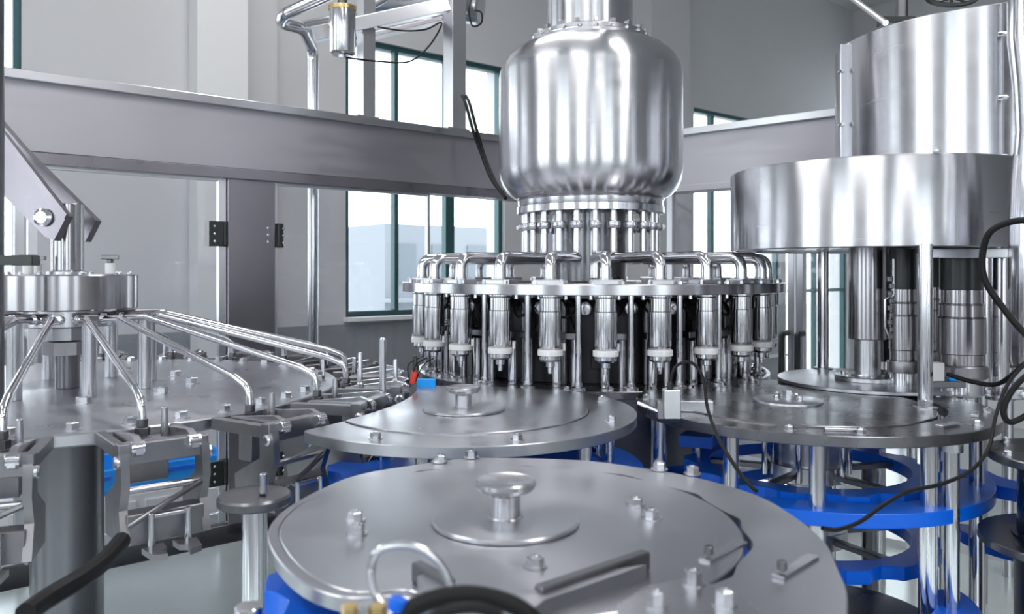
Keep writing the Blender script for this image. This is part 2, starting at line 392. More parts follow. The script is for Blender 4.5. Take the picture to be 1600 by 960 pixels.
# right-hand glazing under the shorter beam
def kdoor(L0, L1, label, hs):
    t = thing('enclosure_door', label, 'door'); z0, z1 = -1.03, .381; fr = .03
    for a, c in ((L0, L0+fr), (L1-fr, L1)): b = MB(); kbar(b, a, c, -.06, -.02, z0, z1); b.build('stile', 'aluminium', t)
    b = MB(); kbar(b, L0+fr, L1-fr, -.06, -.02, z0, z0+.08); b.build('bottom_rail', 'aluminium', t)
    b = MB(); kbar(b, L0+fr, L1-fr, -.043, -.037, z0+.08, z1); b.build('clear_pane', 'clear_panel', t)
    x = L1-.03 if hs > 0 else L0+.03
    MB().tube(fillet([kw(x, -.02, -.27), kw(x, .045, -.27), kw(x, .045, -.45), kw(x, -.02, -.45)], .015), .013, 12).build('handle', 'black_plastic', t)
kdoor(.62, 1.26, 'glazed door under the shorter beam with a black pull handle on its right', 1)
kdoor(1.27, 1.80, 'glazed door partly behind the capper columns, black pull handle on its left', -1)
# machine bed
bed = thing('machine_bed', 'pale steel base bed under all the carousels and wheels', 'machine base')
cb = [bw(-1.6, .10, -1.05), bw(LE, .10, -1.05), kw(.2, .10, -1.05), kw(KL+1.0, .1, -1.05), Vector((2.6, 1.0, EZ-1.05)), Vector((2.2, -.1, EZ-1.05)), Vector((-2.0, -.1, EZ-1.05))]
MB().slab([Vector((c.x, c.y, EZ-1.05)) for c in cb], (0, 0, -.04)).build('top_plate', 'bed_steel', bed)
MB().slab([Vector((c.x*.96, c.y*.96+.03, EZ-1.09)) for c in cb], (0, 0, -.66)).build('base_body', 'beam_steel', bed)

# ------------------------------------------------------------------ star wheels and their plates
PZ = -.31
def knob(parent, x, y, z, rd=.091):
    h = MB().lathe([(rd-.004, 0), (rd, .001), (rd, .004), (rd-.002, .006), (.022, .006), (.020, .008)], (x, y, z), 72).build('hub_disc', 'plate_steel', parent)
    s = MB().lathe([(.0185, .006), (.0185, .033), (.022, .036), (.034, .040), (.0375, .045), (.0375, .050), (.035, .052), (.028, .0495), (0, .0485)], (x, y, z), 48)
    k = s.build('knob', 'satin_steel', parent); return k
def notched(rad, n, depth, ph=0):
    def f(a):
        u = ((a+ph)*n/(2*pi)) % 1.0; u = abs(u-.5)*2
        return rad-depth*max(0, (1-(1-u)/.62))**.5 if u > .38 else rad
    return f
def clear_of(c0, rad, others):
    def f(a):
        q = rad
        for (ox, oy, orad) in others:
            while hypot(c0[0]+q*cos(a)-ox, c0[1]+q*sin(a)-oy) < orad and q > .05: q -= .002
        return q
    return f
# back star wheel
bs = Vector((-.108, 1.80, EZ+PZ))
t = thing('star_wheel_plate', 'round steel guide plate with a low knob, in front of the filling carousel', 'guide plate', bs)
rt_ = clear_of((-.108, 1.80), .385, ((-1.15, 2.07, .90), (.26, 2.66, .578)))
MB().holed(lambda a: min(.280, rt_(a)-.004), rt_, -.022, 0, n=300).build('guide_ring', 'plate_steel', t)
rw_ = clear_of((-.108, 1.80), .278, ((-1.15, 2.07, .905),))
MB().holed(lambda a: .01, rw_, -.016, .003, n=360).build('wheel_disc', 'plate_steel', t)
for a in range(0, 360, 45):
    a_ = R(a+20)
    if a not in (45, 90, 135, 180): bolt(t, .345*cos(a_), .345*sin(a_), 0, .010, .010)
knob(t, -.0, -.02, .003)
for a in (-100, -85, -40, 5, 20, 110):
    MB().cyl((.33*cos(R(a)), .33*sin(R(a)), -.74), (.33*cos(R(a)), .33*sin(R(a)), -.022), .014, 20).build('leg', 'polished_steel', t)
MB().cyl((0, 0, -.74), (0, 0, -.016), .05, 32).build('shaft', 'satin_steel', t)
# front star wheel
fs_ = Vector((-.008, .99, EZ+PZ))
outl = [(560, 742), (640, 728), (740, 716), (900, 719), (1000, 731), (1090, 747), (1180, 773), (1240, 806), (1288, 846), (1310, 890), (1325, 940), (1300, 1040), (1150, 1130), (900, 1200), (790, 1150), (700, 1010), (640, 935), (530, 932), (455, 897), (418, 840), (440, 800), (500, 765)]
op = [on(a, c, PZ) for a, c in outl]; op = smooth_path([(p[0]-fs_.x, p[1]-fs_.y, 0) for p in op], 8, True)
pol = sorted((atan2(p.y, p.x) % (2*pi), hypot(p.x, p.y)) for p in op)
def rout(a):
    a %= 2*pi
    for i in range(len(pol)):
        a1, r1 = pol[i]
        if a <= a1: break
    else: i = 0; a1, r1 = pol[0][0]+2*pi, pol[0][1]
    a0, r0 = pol[i-1]
    if a0 > a1: a0 -= 2*pi
    u = (a-a0)/max(a1-a0, 1e-6); return r0+(r1-r0)*u
rdisc = .283
t = thing('star_wheel_plate', 'large steel guide plate with a dished knob, nearest in the foreground', 'guide plate', fs_)
def slot(a):
    g = 0
    for px, py, wd, dp in ((675, 742, .06, .007), (820, 739, .05, .005), (962, 748, .09, .008), (1070, 774, .09, .010), (1140, 812, .09, .009), (1163, 850, .14, .009), (1140, 900, .08, .007), (1090, 930, .08, .006)):
        x, y = on(px, py, PZ); t0 = atan2(y-fs_.y, x-fs_.x); e = (a-t0+pi) % (2*pi)-pi; g += dp*math.exp(-(e/wd)**2)
    return .0012+min(g, .014)
MB().holed(lambda a: min(rdisc+slot(a), rout(a)-.012), rout, -.016, 0, n=480).build('guide_ring', 'plate_steel', t)
MB().holed(lambda a: .01, lambda a: min(rdisc, rout(a)-.0132), -.014, .001, n=360).build('wheel_disc', 'plate_steel', t)
knob(t, .0, -.0, .001)
for px, py in ((555, 815), (557, 836), (993, 792), (1018, 812), (836, 888), (1082, 742), (1030, 735), (736, 716), (687, 723), (712, 902)):
    x, y = on(px, py, PZ); bolt(t, x-fs_.x, y-fs_.y, .001, .0095 if py > 760 else .010, .010)
x, y = on(1045, 800, PZ)
for a in (-140, -20, 30, 60, 90, 130):
    MB().cyl((.325*cos(R(a)), .325*sin(R(a)), -.74), (.325*cos(R(a)), .325*sin(R(a)), -.016), .013, 20).build('leg', 'polished_steel', t)
MB().cyl((0, 0, -.74), (0, 0, -.014), .05, 32).build('shaft', 'satin_steel', t)
# raised cover plate in the foreground
cp = thing('cover_plate', 'raised flat steel bar plate lying on the foreground guide plate', 'plate')
cpo = [on(a, c, PZ+.014) for a, c in ((652, 903), (700, 868), (760, 872), (850, 905), (1010, 884), (850, 940), (760, 1010), (690, 960))]
MB().prism(cpo, EZ+PZ+.001, EZ+PZ+.015).build('plate_body', 'plate_steel', cp)
for (p, q, lab) in (((1010, 890), (840, 950), 'dark strip standing in for the dark reflection on the slanting plate edge'), ((650, 908), (705, 938), 'short dark strip for the dark reflection on the plate edge behind the hose')):
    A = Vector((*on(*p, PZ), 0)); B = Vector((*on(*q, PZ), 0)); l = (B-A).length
    s_ = thing('edge_dark_strip', lab, 'bar', (A.x, A.y, EZ+PZ+.001), atan2(B.y-A.y, B.x-A.x))
    MB().box((l/2, .0, .0095), (l, .012, .019)).build('bar', 'gun_steel', s_)  # added dark strip puts the plate edge's dark reflection into colour
# small bracket plate with bolts, bottom right foreground
br = thing('bolted_bracket', 'out-of-focus steel bracket with bolts at the bottom edge, right of centre', 'bracket')
bo = [on(a, c, PZ+.012) for a, c in ((965, 948), (1010, 918), (1075, 905), (1150, 925), (1210, 980), (1150, 1060), (980, 1040))]
MB().prism(bo, EZ+PZ+.001, EZ+PZ+.013).build('plate_body', 'satin_steel', br)
for px, py in ((1024, 946), (1132, 944), (1083, 912)):
    x, y = on(px, py, PZ+.013); bolt(br, x, y, EZ+PZ+.013, .0085, .012)
# slots on the right of the foreground plate
for (p, q, lab) in (((1100, 880), (1160, 850), 'short flat steel slot cover on the right of the foreground plate'), ((1215, 905), (1270, 872), 'flat steel slot cover near the right rim of the foreground plate')):
    A = Vector((*on(*p, PZ), 0)); B = Vector((*on(*q, PZ), 0)); s_ = thing('slot_cover', lab, 'bracket', (A.x, A.y, EZ+PZ), atan2(B.y-A.y, B.x-A.x)); l = (B-A).length
    MB().box((l/2, 0, .0017), (l, .013, .0035)).build('strip', 'satin_steel', s_)
    MB().cyl((.01, 0, .006), (.01, 0, .016), .005, 16).build('pin', 'gun_steel', s_)
# right star wheel
rs = Vector((.70, 1.90, EZ+PZ))
t = thing('star_wheel_plate', 'round steel guide plate under the capper, right of the filling carousel', 'guide plate', rs)
rt_ = clear_of((.70, 1.90), .40, ((.26, 2.66, .578),))
MB().holed(lambda a: .296, lambda a: max(.3, rt_(a)), -.022, 0, n=300).build('guide_ring', 'dark_plate_steel', t)
MB().lathe([(.288, -.014), (.293, -.012), (.293, .001), (.291, .003), (0.0, .003)], (-.03, -.02, 0), n=120).build('wheel_disc', 'dark_plate_steel', t)
MB().lathe([(.0, .009), (.07, .009), (.079, .007), (.08, .003)][::-1], (-.045, 0, 0), 64).build('hub_disc', 'plate_steel', t)
for k_, (bx, by) in enumerate(((-.045, .0), (-.075, -.012), (-.018, .014), (-.03, -.035), (-.06, .03))): bolt(t, bx, by, .009, .012 if k_ == 0 else .007, .018 if k_ == 0 else .008)
for k_ in (-100, -60, -30): MB().box((.345*cos(R(k_)), .345*sin(R(k_)), .003), (.016, .06, .006), R(k_)).build('index_strip', 'satin_steel', t)
for a in (-115, -95, -50, -20, 15, 60, 172, 200):
    bolt(t, .375*cos(R(a)), .375*sin(R(a)), 0, .009, .009)
for a in (-107, -70, -30, 10, 60, 165, 180, 225):
    MB().cyl((.35*cos(R(a)), .35*sin(R(a)), -.74), (.35*cos(R(a)), .35*sin(R(a)), -.022), .016, 20).build('leg', 'polished_steel', t)
MB().lathe([(.045, -.74), (.045, -.16), (.075, -.155), (.075, -.02)], n=40).build('shaft', 'satin_steel', t)
for a in (0, 60, 120, 180, 240, 300): MB().cyl((.10*cos(R(a)), .10*sin(R(a)), -.17), (.10*cos(R(a)), .10*sin(R(a)), -.02), .007, 12).build('tie_rod', 'polished_steel', t)

# blue plastic bottle guides below the plates
def blue_wheel(cx, cy, z, r, n, label, ri=.10, th=.028, gp='blue plastic bottle wheels'):
    t = thing('bottle_star_wheel', label, 'star wheel', (cx, cy, EZ+z), 0, gp)
    nf = notched(r, n, .022)
    MB().holed(lambda a: ri, nf, -th, 0, n=n*16).build('wheel_rim', 'blue_plastic', t)
    MB().ring(.045, .09, -th-.004, .006).build('hub_clamp', 'satin_steel', t)
    for k_ in range(5): a_ = 2*pi*k_/5+.2; MB().box(((.085+ri)/2*cos(a_)+.005*cos(a_), (.085+ri)/2*sin(a_)+.005*sin(a_), -th/2), (ri-.085+.03, .022, .012), a_).build('spoke', 'gun_steel', t)
def blue_guide(cx, cy, z, ri, ro, a0, a1, label, th=.028):
    t = thing('bottle_guide', label, 'guide rail', (cx, cy, EZ+z), 0, 'blue plastic bottle guides')
    MB().ring(ri, ro, -th, 0, n=60, a0=R(a0), a1=R(a1)).build('arc', 'blue_plastic', t)
    for a in (a0+8, (a0+a1)/2, a1-8):
        rr = (ri+ro)/2; MB().cyl((rr*cos(R(a)), rr*sin(R(a)), -.98-z-.07), (rr*cos(R(a)), rr*sin(R(a)), -th), .008, 12).build('stand_off', 'polished_steel', t)
blue_wheel(.70, 1.90, -.455, .285, 14, 'notched blue plastic wheel just under the capper guide plate', ri=.225)
blue_wheel(.70, 1.90, -.605, .285, 14, 'lower notched blue plastic wheel under the capper guide plate', ri=.225)
blue_guide(.70, 1.90, -.460, .31, .385, -125, -20, 'curved blue plastic rail in front of the notched blue wheel on the right')
blue_guide(.70, 1.90, -.41, .22, .30, 20, 160, 'curved dark blue rail behind the shaft under the capper plate')
blue_wheel(-.108, 1.80, -.425, .30, 14, 'notched blue plastic wheel under the plate in front of the filling carousel')
blue_guide(-.108, 1.80, -.43, .315, .40, -60, 50, 'curved blue plastic rail between the two rear guide plates')
blue_guide(.26, 2.66, -.505, .60, .72, -125, -50, 'long curved blue rail round the foot of the filling carousel')
blue_wheel(-.008, .99, -.36, .285, 14, 'notched blue plastic wheel under the foreground plate, bottom left')
blue_guide(1.22, 1.85, -.47, .10, .18, -200, -30, 'short blue rail at the right edge beside the stacked discs')
blue_guide(1.22, 1.85, -.60, .10, .18, -200, -30, 'lowest short blue rail at the right edge')
blue_guide(.72, 1.62, -.655, .12, .20, -130, 10, 'small curved blue rail near the bottom right corner')
# dark bottle plates low down
t = thing('bottle_table', 'dark round steel plate low under the capper wheel', 'plate', (.66, 1.72, EZ-.70))
MB().lathe([(.05, -.015), (.19, -.015), (.192, -.013), (.192, -.002), (.19, 0), (.05, 0)], (.0, -.1, 0), 80).build('disc', 'dark_plate_steel', t)
MB().cyl((0, -.1, -.35), (0, -.1, .003), .051, 24).build('column', 'gun_steel', t)
# ------------------------------------------------------------------ filling carousel
FX, FY = .26, 2.66; F = Vector((FX, FY, 0)); TH0 = -.025
def fp(th, r, z): return Vector((r*sin(th), -r*cos(th), z))
ft = thing('filling_tank', 'large rounded brushed steel tank above the filling carousel', 'tank', (FX, FY, EZ))
RT = .3045
prof = [(.0, .212), (.232, .212), (.238, .214), (.240, .220), (.240, .232), (.244, .236)]
for i in range(1, 9): a = -pi/2+(pi/2)*i/8; prof.append((.224+.0805*cos(a), .345+.109*sin(a)))
for i in range(1, 12): a = (pi/2)*i/11; prof.append((.194+.1105*cos(a), .625+.120*sin(a)))
prof = [p for i, p in enumerate(prof) if i < 6 or p[0] > .2 or p[1] > .6]
MB().lathe(prof, n=128).build('tank_body', 'drum_steel', ft, sharp=40)
MB().lathe([(.170, .738), (.200, .738), (.202, .740), (.202, .756), (.200, .758), (.190, .758), (.190, .775), (.187, .777), (.12, .777)], n=96).build('top_flange', 'satin_steel', ft)
for i in range(24): a = 2*pi*i/24; bolt(ft, .196*cos(a), .196*sin(a), .758, .007, .008, washer=False)
for i in range(20):
    a = 2*pi*i/20; MB().box((.176*cos(a), .176*sin(a), .784), (.022, .012, .014), a).build('clamp', 'polished_steel', ft)
MB().lathe([(.142, .775), (.142, 1.5), (.14, 1.501), (0, 1.501)], n=96).build('neck', 'drum_steel', ft)
MB().lathe([(.0, .188), (.236, .188), (.243, .191), (.243, .212), (.236, .214), (.2, .214)], n=96).build('bottom_rim', 'polished_steel', ft)
MB().lathe([(.12, -.03), (.12, .205)], n=60).build('center_column', 'dark_plate_steel', ft)
MB().cyl((0, -.16, -.02), (0, -.16, .2), .017).build('feed_column', 'polished_steel', ft)

cr = thing('carousel_ring', 'flat steel ring carrying the filling valves under the tank', 'ring', (FX, FY, EZ))
MB().ring(.40, .62, -.061, -.033, n=144).build('ring_plate', 'drum_steel', cr)
MB().lathe([(.0, -.075), (.41, -.075), (.41, -.045), (.0, -.045)], n=80).build('inner_disc', 'dark_plate_steel', cr)
for i in range(48):
    a = TH0+2*pi*(i+.5)/48; p = fp(a, .585 if i % 2 else .60, 0); bolt(cr, p.x, p.y, -.033, .007, .010, washer=False)
for i in range(24):
    a = TH0+2*pi*i/24; p = fp(a, .56, 0)
    MB().box((p.x, p.y, -.027), (.085, .05, .013), a).build('valve_pad', 'satin_steel', cr)
# pipes
ords = ['first', 'second', 'third', 'fourth', 'fifth', 'sixth', 'seventh', 'eighth', 'ninth', 'tenth', 'eleventh', 'twelfth', 'thirteenth', 'fourteenth']
def place_name(i, n=24):                              # i: steps round from the front, positive to the right
    i = (i+n//2) % n-n//2
    side = 'right' if i > 0 else 'left'
    return i, side
def which(i, thing_word):
    i, side = place_name(i)
    if i == 0: return '%s at the front centre, facing the camera' % thing_word
    if i == -12: return '%s at the very back of the carousel' % thing_word
    return '%s, %s to the %s going round from the front centre' % (thing_word, ords[abs(i)-1], side)
def make_pipe():
    t = thing('filling_pipe', '', 'pipe', group='bent steel pipes from tank to valves')
    zr = .042
    MB().tube(fillet([(0, -.215, zr), (0, -.56, zr), (0, -.56, -.03)], .045, 8), .0155, 16).build('pipe_run', 'polished_steel', t)
    MB().tube(fillet([(0, -.218, .20), (0, -.218, zr+.008), (0, -.26, zr)], .03, 6), .0105, 14).build('drop_pipe', 'polished_steel', t)
    u = MB(); u.lathe([(.012, -.004), (.0185, -.003), (.021, .001), (.021, .015), (.0185, .019), (.012, .020)], (0, -.218, .138), 20); u.box((.0, -.240, .147), (.010, .012, .014))
    u.build('union_nut', 'satin_steel', t)
    MB().lathe([(.024, 0), (.024, .008), (.0175, .010), (.0175, .018)], (0, -.56, -.033), 24).build('collar', 'satin_steel', t)
    return t
def make_valve():
    t = thing('filling_valve', '', 'valve', group='filling valves round the carousel')
    MB().lathe([(.0, -.058), (.030, -.058), (.0315, -.060), (.0315, -.066), (.028, -.070), (.028, -.104), (.0305, -.106), (.0305, -.110), (.0305, -.195), (.029, -.200), (.026, -.206), (.0, -.206)][::-1], (0, -.56, 0), 36).build('valve_body', 'valve_steel', t)
    MB().lathe([(.0, -.222), (.0325, -.222), (.034, -.220), (.034, -.208), (.0325, -.206), (.0, -.206)], (0, -.56, 0), 36).build('white_collar', 'white_plastic', t)
    MB().lathe([(.0, -.270), (.006, -.270), (.007, -.262), (.007, -.254), (.012, -.252), (.012, -.240), (.026, -.237), (.030, -.232), (.030, -.222), (0, -.222)], (0, -.56, 0), 30).build('nozzle', 'polished_steel', t)
    for s in (-1, 1):
        MB().cyl((s*.036, -.535, -.075), (s*.036, -.535, -.058), .007, 12).build('bolt', 'polished_steel', t)
    MB().cyl((.034, -.545, -.19), (.034, -.545, -.21), .004, 10).build('lock_pin', 'white_plastic', t)
    return t
def make_rod():
    t = thing('guide_rod', '', 'rod', group='vertical guide rods of the carousel')
    MB().cyl((0, -.535, -.312), (0, -.535, -.058), .0085, 16).build('rod', 'polished_steel', t)
    MB().lathe([(.02, 0), (.02, .006), (.012, .009), (.012, .018)], (0, -.535, -.314), 20).build('foot', 'satin_steel', t)
    return t
def make_lift():
    t = thing('lifting_cylinder', '', 'cylinder', group='bottle lifting cylinders of the carousel')
    MB().cyl((-.02, -.50, -.314), (-.02, -.50, -.19), .013, 18).build('sleeve', 'polished_steel', t)
    MB().cyl((.028, -.49, -.314), (.028, -.49, -.17), .010, 18).build('slide_rod', 'satin_steel', t)
    MB().box((.0, -.49, -.175), (.075, .03, .018)).build('cross_block', 'gun_steel', t)
    MB().tube(smooth_path([(.0, -.46, -.075), (.03, -.485, -.10), (.0, -.50, -.125), (-.03, -.475, -.10), (-.01, -.46, -.08), (.02, -.44, -.16)], 6), .0035, 8).build('air_hose', 'black_rubber', t)
    MB().lathe([(.016, 0), (.018, .002), (.018, .010), (.014, .012), (.006, .012), (.006, .02)], (.055, -.47, -.10), 18, axis=(0, -1, 0)).build('air_fitting', 'satin_steel', t)
    return t
protos = [(make_pipe(), 'bent polished pipe'), (make_valve(), 'filling valve with white collar'), (make_rod(), 'thin vertical steel rod'), (make_lift(), 'low pair of lifting rods')]
for pr, wname in protos:
    for k in range(24):
        i, _ = place_name(k); off = 0
        if pr.name.startswith('guide_rod'): off = .5
        if pr.name.startswith('lifting'): off = .18
        a = TH0+2*pi*(k+off)/24
        lab = which(k, wname)
        if k == 0: pr.location = (FX, FY, EZ); pr.rotation_euler = (0, 0, a); pr['label'] = lab
        else: dup(pr, (FX, FY, EZ), a, lab)
# table under the carousel and dark core
ct = thing('carousel_table', 'dark machine core and round table under the filling valves', 'machine base', (FX, FY, EZ))
MB().ring(.30, .57, -.335, -.314, n=120).build('table_ring', 'dark_plate_steel', ct)
MB().lathe([(.435, -.312), (.435, -.13), (.42, -.10), (.40, -.085), (.0, -.085)][:0]+[(.425, -.312), (.425, -.10), (.41, -.08), (.0, -.08)], n=60).build('core_drum', 'dark_iron', ct)
MB().lathe([(.44, -1.05), (.44, -.335), (.0, -.335)], n=80).build('pedestal', 'gun_steel', ct)
for i in range(24):
    a = 2*pi*i/24; MB().cyl((.445*cos(a), .445*sin(a), -.314), (.445*cos(a), .445*sin(a), -.07), .012, 16).build('column', 'gun_steel', ct)
for i in range(18):
    a = 2*pi*(i+.4)/18; z = random.uniform(-.25, -.14)
    MB().box((.435*cos(a), .435*sin(a), z), (.03, .05, .05), a).build('switch_block', 'dark_iron', ct)
for i in range(30):
    a = 2*pi*(i+.5)/30; bolt(ct, .55*cos(a), .55*sin(a), -.314, .008, .008)

# ------------------------------------------------------------------ capper
cd = thing('capper_drum', 'wide low brushed steel drum of the capper, hanging at the right', 'drum', (.99, 2.2, EZ))
MB().lathe([(.350, .064), (.371, .058), (.376, .060), (.376, .268), (.374, .272), (.0, .272)], n=128).build('drum_shell', 'drum_steel', cd)
MB().lathe([(.0, .066), (.352, .066)], n=80).build('underside', 'gun_steel', cd)
bolt(cd, -.02, -.372, .274, .006, .006)
ud = thing('capper_hood', 'tall upper brushed steel drum behind the wide low drum', 'drum', (1.40, 2.40, EZ))
MB().lathe([(.392, .274), (.40, .274), (.40, .682), (.398, .684), (.392, .684)], n=128).build('hood_shell', 'drum_steel', ud)
MB().lathe([(.0, .60), (.39, .60)], n=64).build('hood_deck', 'gun_steel', ud)
am = atan2(-2.40, -1.40)
for aa, nm in ((-1.29, 'seam'), (.93, 'seam')):
    pass
def hood_pt(px):                                      # angle on the hood seen at a pixel
    best = None
    for i in range(720):
        a = 2*pi*i/720; x = 1.40+.402*cos(a); y = 2.40+.402*sin(a); q = 800+1250*x/y
        if (cos(a)*x+sin(a)*y) < 0 and (best is None or abs(q-px) < best[0]): best = (abs(q-px), a)
    return best[1]
for px in (1322, 1566):
    a = hood_pt(px); MB().box((.408*cos(a), .408*sin(a), .48), (.022, .006, .40), a).build('seam_flange', 'satin_steel', ud)
    for z in (.60, .44, .29):
        MB().lathe([(.007, -.01), (.007, .008), (.005, .012), (0, .012)], (.416*cos(a), .416*sin(a), z), 14, axis=(-sin(a), cos(a), 0)).build('bolt', 'polished_steel', ud)
cc = thing('dark_backing', 'black backing drum added to darken the space behind the capping heads', 'machine part', (1.49, 2.76, EZ))  # added black backing, stands in for the darkness under the capper drum
MB().lathe([(.0, -.30), (.27, -.30), (.27, .20), (.265, .205), (.0, .205)], n=60).build('housing', 'dark_iron', cc)
for k_ in range(12): MB().box((.272*cos(R(200+k_*12)), .272*sin(R(200+k_*12)), -.12), (.012, .02, .36), R(200+k_*12)).build('rib', 'gun_steel', cc)
for k_ in range(4): MB().cyl((.22*cos(k_*pi/2), .22*sin(k_*pi/2), -1.05), (.22*cos(k_*pi/2), .22*sin(k_*pi/2), -.30), .018).build('leg', 'satin_steel', cc)
# curved side panel at far right
sp = thing('side_column', 'shiny rounded steel column cut off by the right picture edge', 'column', (1.15, 1.70, EZ))
MB().lathe([(.08, -.20), (.082, -.19), (.082, .10), (.078, .2), (.070, .30), (.074, .40), (.084, .5), (.084, 1.0)], n=60).build('column_shell', 'polished_steel', sp)
MB().box((-.055, -.07, .05), (.03, .05, .07)).build('junction_box', 'black_plastic', sp)
# capper main shaft
x0 = .977; sh = thing('capper_shaft', 'thick stepped steel shaft standing on a bolted flange below the drum', 'shaft', (x0, 2.2, EZ))
MB().lathe([(.0465, -.185), (.0485, -.183), (.0485, .066)], n=48).build('sleeve', 'shaft_steel', sh)
MB().lathe([(.034, -.296), (.034, -.183)], n=48).build('inner_shaft', 'satin_steel', sh)
MB().lathe([(.082, -.2975), (.084, -.296), (.084, -.286), (.082, -.284), (.045, -.284), (.043, -.280)], n=48).build('foot_flange', 'satin_steel', sh)
for i in range(6): bolt(sh, .066*cos(i*pi/3+.3), .066*sin(i*pi/3+.3), -.284, .006, .006, washer=False)
cpt = thing('capper_table', 'thin round steel plate under the thick stepped capper shaft', 'plate', (1.0, 2.22, EZ))
MB().lathe([(.0, -.3065), (.248, -.3065), (.25, -.3055), (.25, -.2985), (.249, -.2975), (.0, -.2975)], n=90).build('disc', 'plate_steel', cpt)
MB().lathe([(.028, -1.05), (.028, -.3075)], n=30).build('column', 'gun_steel', cpt)
def column(px, D, r, z0, z1, label, nut=False):
    p = at(px, 425, D); t = thing('support_column', label, 'column', (p.x, D, EZ))
    MB().cyl((0, 0, z0), (0, 0, z1), r, 28).build('rod', 'polished_steel', t)
    MB().lathe([(r*1.7, z0-.002), (r*1.7, z0+.006), (r, z0+.008)], n=24).build('base_collar', 'satin_steel', t)
    if nut: MB().hexa((0, 0, z0+.004), r*1.15, .02).build('nut', 'polished_steel', t)
column(1446, 1.80, .0155, -.310, .062, 'bright steel column in front of the capping heads', True)
column(1286, 2.46, .0165, -.30, .062, 'slim steel column left of the thick capper shaft')
column(1538, 2.15, .015, -.32, .062, 'slim steel column right of the larger capping head')
column(1563, 2.02, .020, -.32, .062, 'steel column near the right edge behind the black cables')
def capping_head(px, D, r, label, z1=.02):
    p = at(px, 425, D); t = thing('capping_head', label, 'capping head', (p.x, D, EZ), group='capping heads under the capper drum')
    MB().lathe([(r*.9, -.045), (r*.9, .06)], n=32).build('black_housing', 'black_plastic', t)
    q = MB(); z = -.045
    for rr, h in ((.86, .035), (.98, .003), (.92, .030), (1.0, .003), (1.0, .090), (.94, .028)):
        q.lathe([(r*rr-.002, z-h), (r*rr, z-h+.001), (r*rr, z-.001), (r*rr-.002, z)], n=36); z -= h
    q.build('barrel', 'shaft_steel', t)
    MB().lathe([(r*1.06, z-.032), (r*1.12, z-.028), (r*1.12, z-.004), (r*1.06, z)], n=36).build('grip_band', 'cast_steel', t); z -= .032
    MB().lathe([(r*.5, z-.05), (r*.88, z-.044), (r*.95, z-.04), (r*.95, z)], n=36).build('chuck', 'polished_steel', t); z -= .05
    MB().cyl((0, 0, z-.03), (0, 0, z), r*.25, 16).build('spindle', 'satin_steel', t)
capping_head(1411, 2.12, .036, 'smaller banded steel capping head, nearer the thick shaft')
capping_head(1502, 2.02, .055, 'larger banded steel capping head, right of the bright column')
capping_head(1462, 2.40, .04, 'rear steel capping head half hidden between the two front heads')
t = thing('drum_bracket', 'flat steel bar under the right side of the capper drum', 'bracket', (1.10, 1.93, EZ))
MB().box((.03, -.0, .045), (.27, .02, .022), -.08).build('bar', 'aluminium', t)
MB().box((.13, -.01, .06), (.012, .03, .07), -.08).build('end_tab', 'satin_steel', t)
# little control items between columns
t = thing('sensor_block', 'small white sensor block on the plate below the capping heads', 'sensor', at(1462, 600, 1.95))
MB().box((0, 0, .03), (.028, .03, .045)).build('housing', 'white_plastic', t)
MB().cyl((.03, 0, .01), (.05, 0, .01), .008, 14).build('plug', 'bright_blue', t)
MB().box((.025, 0, .0), (.08, .035, .016)).build('mount', 'gun_steel', t)
t = thing('chain_guard', 'dark bracket with small links hanging left of the smaller capping head', 'bracket', at(1390, 480, 2.0))
q = MB()
for i in range(9): q.box((.004*(i % 2), 0, .07-.018*i), (.010, .012, .013))
q.build('link_strip', 'gun_steel', t)
MB().tube(fillet([(0, 0, -.08), (-.012, 0, -.05), (-.012, 0, .02), (.01, 0, .03), (.01, 0, .12)], .006), .003, 8).build('wire', 'polished_steel', t)
# stacked discs at the right edge
sd = thing('disc_stack', 'stack of wide grey steel discs round a drum at the bottom right edge', 'machine part', (1.07, 1.50, EZ))
MB().lathe([(.11, -1.05), (.11, -.52), (.115, -.50)], n=60).build('drum', 'gun_steel', sd)
MB().lathe([(.11, -.52), (.17, -.52), (.172, -.518), (.172, -.506), (.17, -.504), (.10, -.504)], n=72).build('lower_disc', 'dark_plate_steel', sd)
MB().lathe([(.105, -.504), (.105, -.36)], n=60).build('middle_drum', 'dark_plate_steel', sd)
MB().lathe([(.10, -.36), (.155, -.36), (.157, -.358), (.157, -.346), (.155, -.344), (.0, -.344)], n=72).build('upper_disc', 'dark_plate_steel', sd)
for a in range(0, 360, 60): bolt(sd, .14*cos(R(a)), .14*sin(R(a)), -.344, .007, .007)
# tall bright post on the right, in front of the blue wheels
t = thing('support_column', 'bright steel post passing in front of the blue wheels at the lower right', 'column', (.858, 1.56, EZ))
MB().cyl((0, 0, -1.05), (0, 0, -.335), .014, 24).build('rod', 'polished_steel', t)
MB().lathe([(.02, -.35), (.02, -.333)], n=20).build('collar', 'satin_steel', t)

# top right clutter above the hood
t = thing('tie_bar', 'slanting steel bar reaching down to the hood rim at the top', 'bar')
MB().tube([at(1325, -8, 2.6), at(1384, 36, 2.35)], .009, 10).build('bar', 'aluminium', t)
t = thing('vent_tube', 'dark vertical tube rising behind the hood rim', 'tube')
MB().cyl(at(1409, 45, 2.5), at(1409, -40, 2.5), .018, 20).build('tube', 'gun_steel', t)
MB().box(at(1400, 34, 2.5), (.10, .05, .02)).build('foot', 'black_plastic', t)
t = thing('handwheel', 'black spiky handwheel half cut off above the hood rim', 'handwheel', at(1490, -6, 2.25))
MB().tube([(.07*cos(a*pi/12), .01, .022*sin(a*pi/12)) for a in range(24)], .007, 8, True).build('rim', 'black_plastic', t)
for a in range(0, 360, 45): MB().cyl((0, .01, 0), (.075*cos(R(a)), .01, .026*sin(R(a))), .004, 8).build('spoke', 'black_plastic', t)

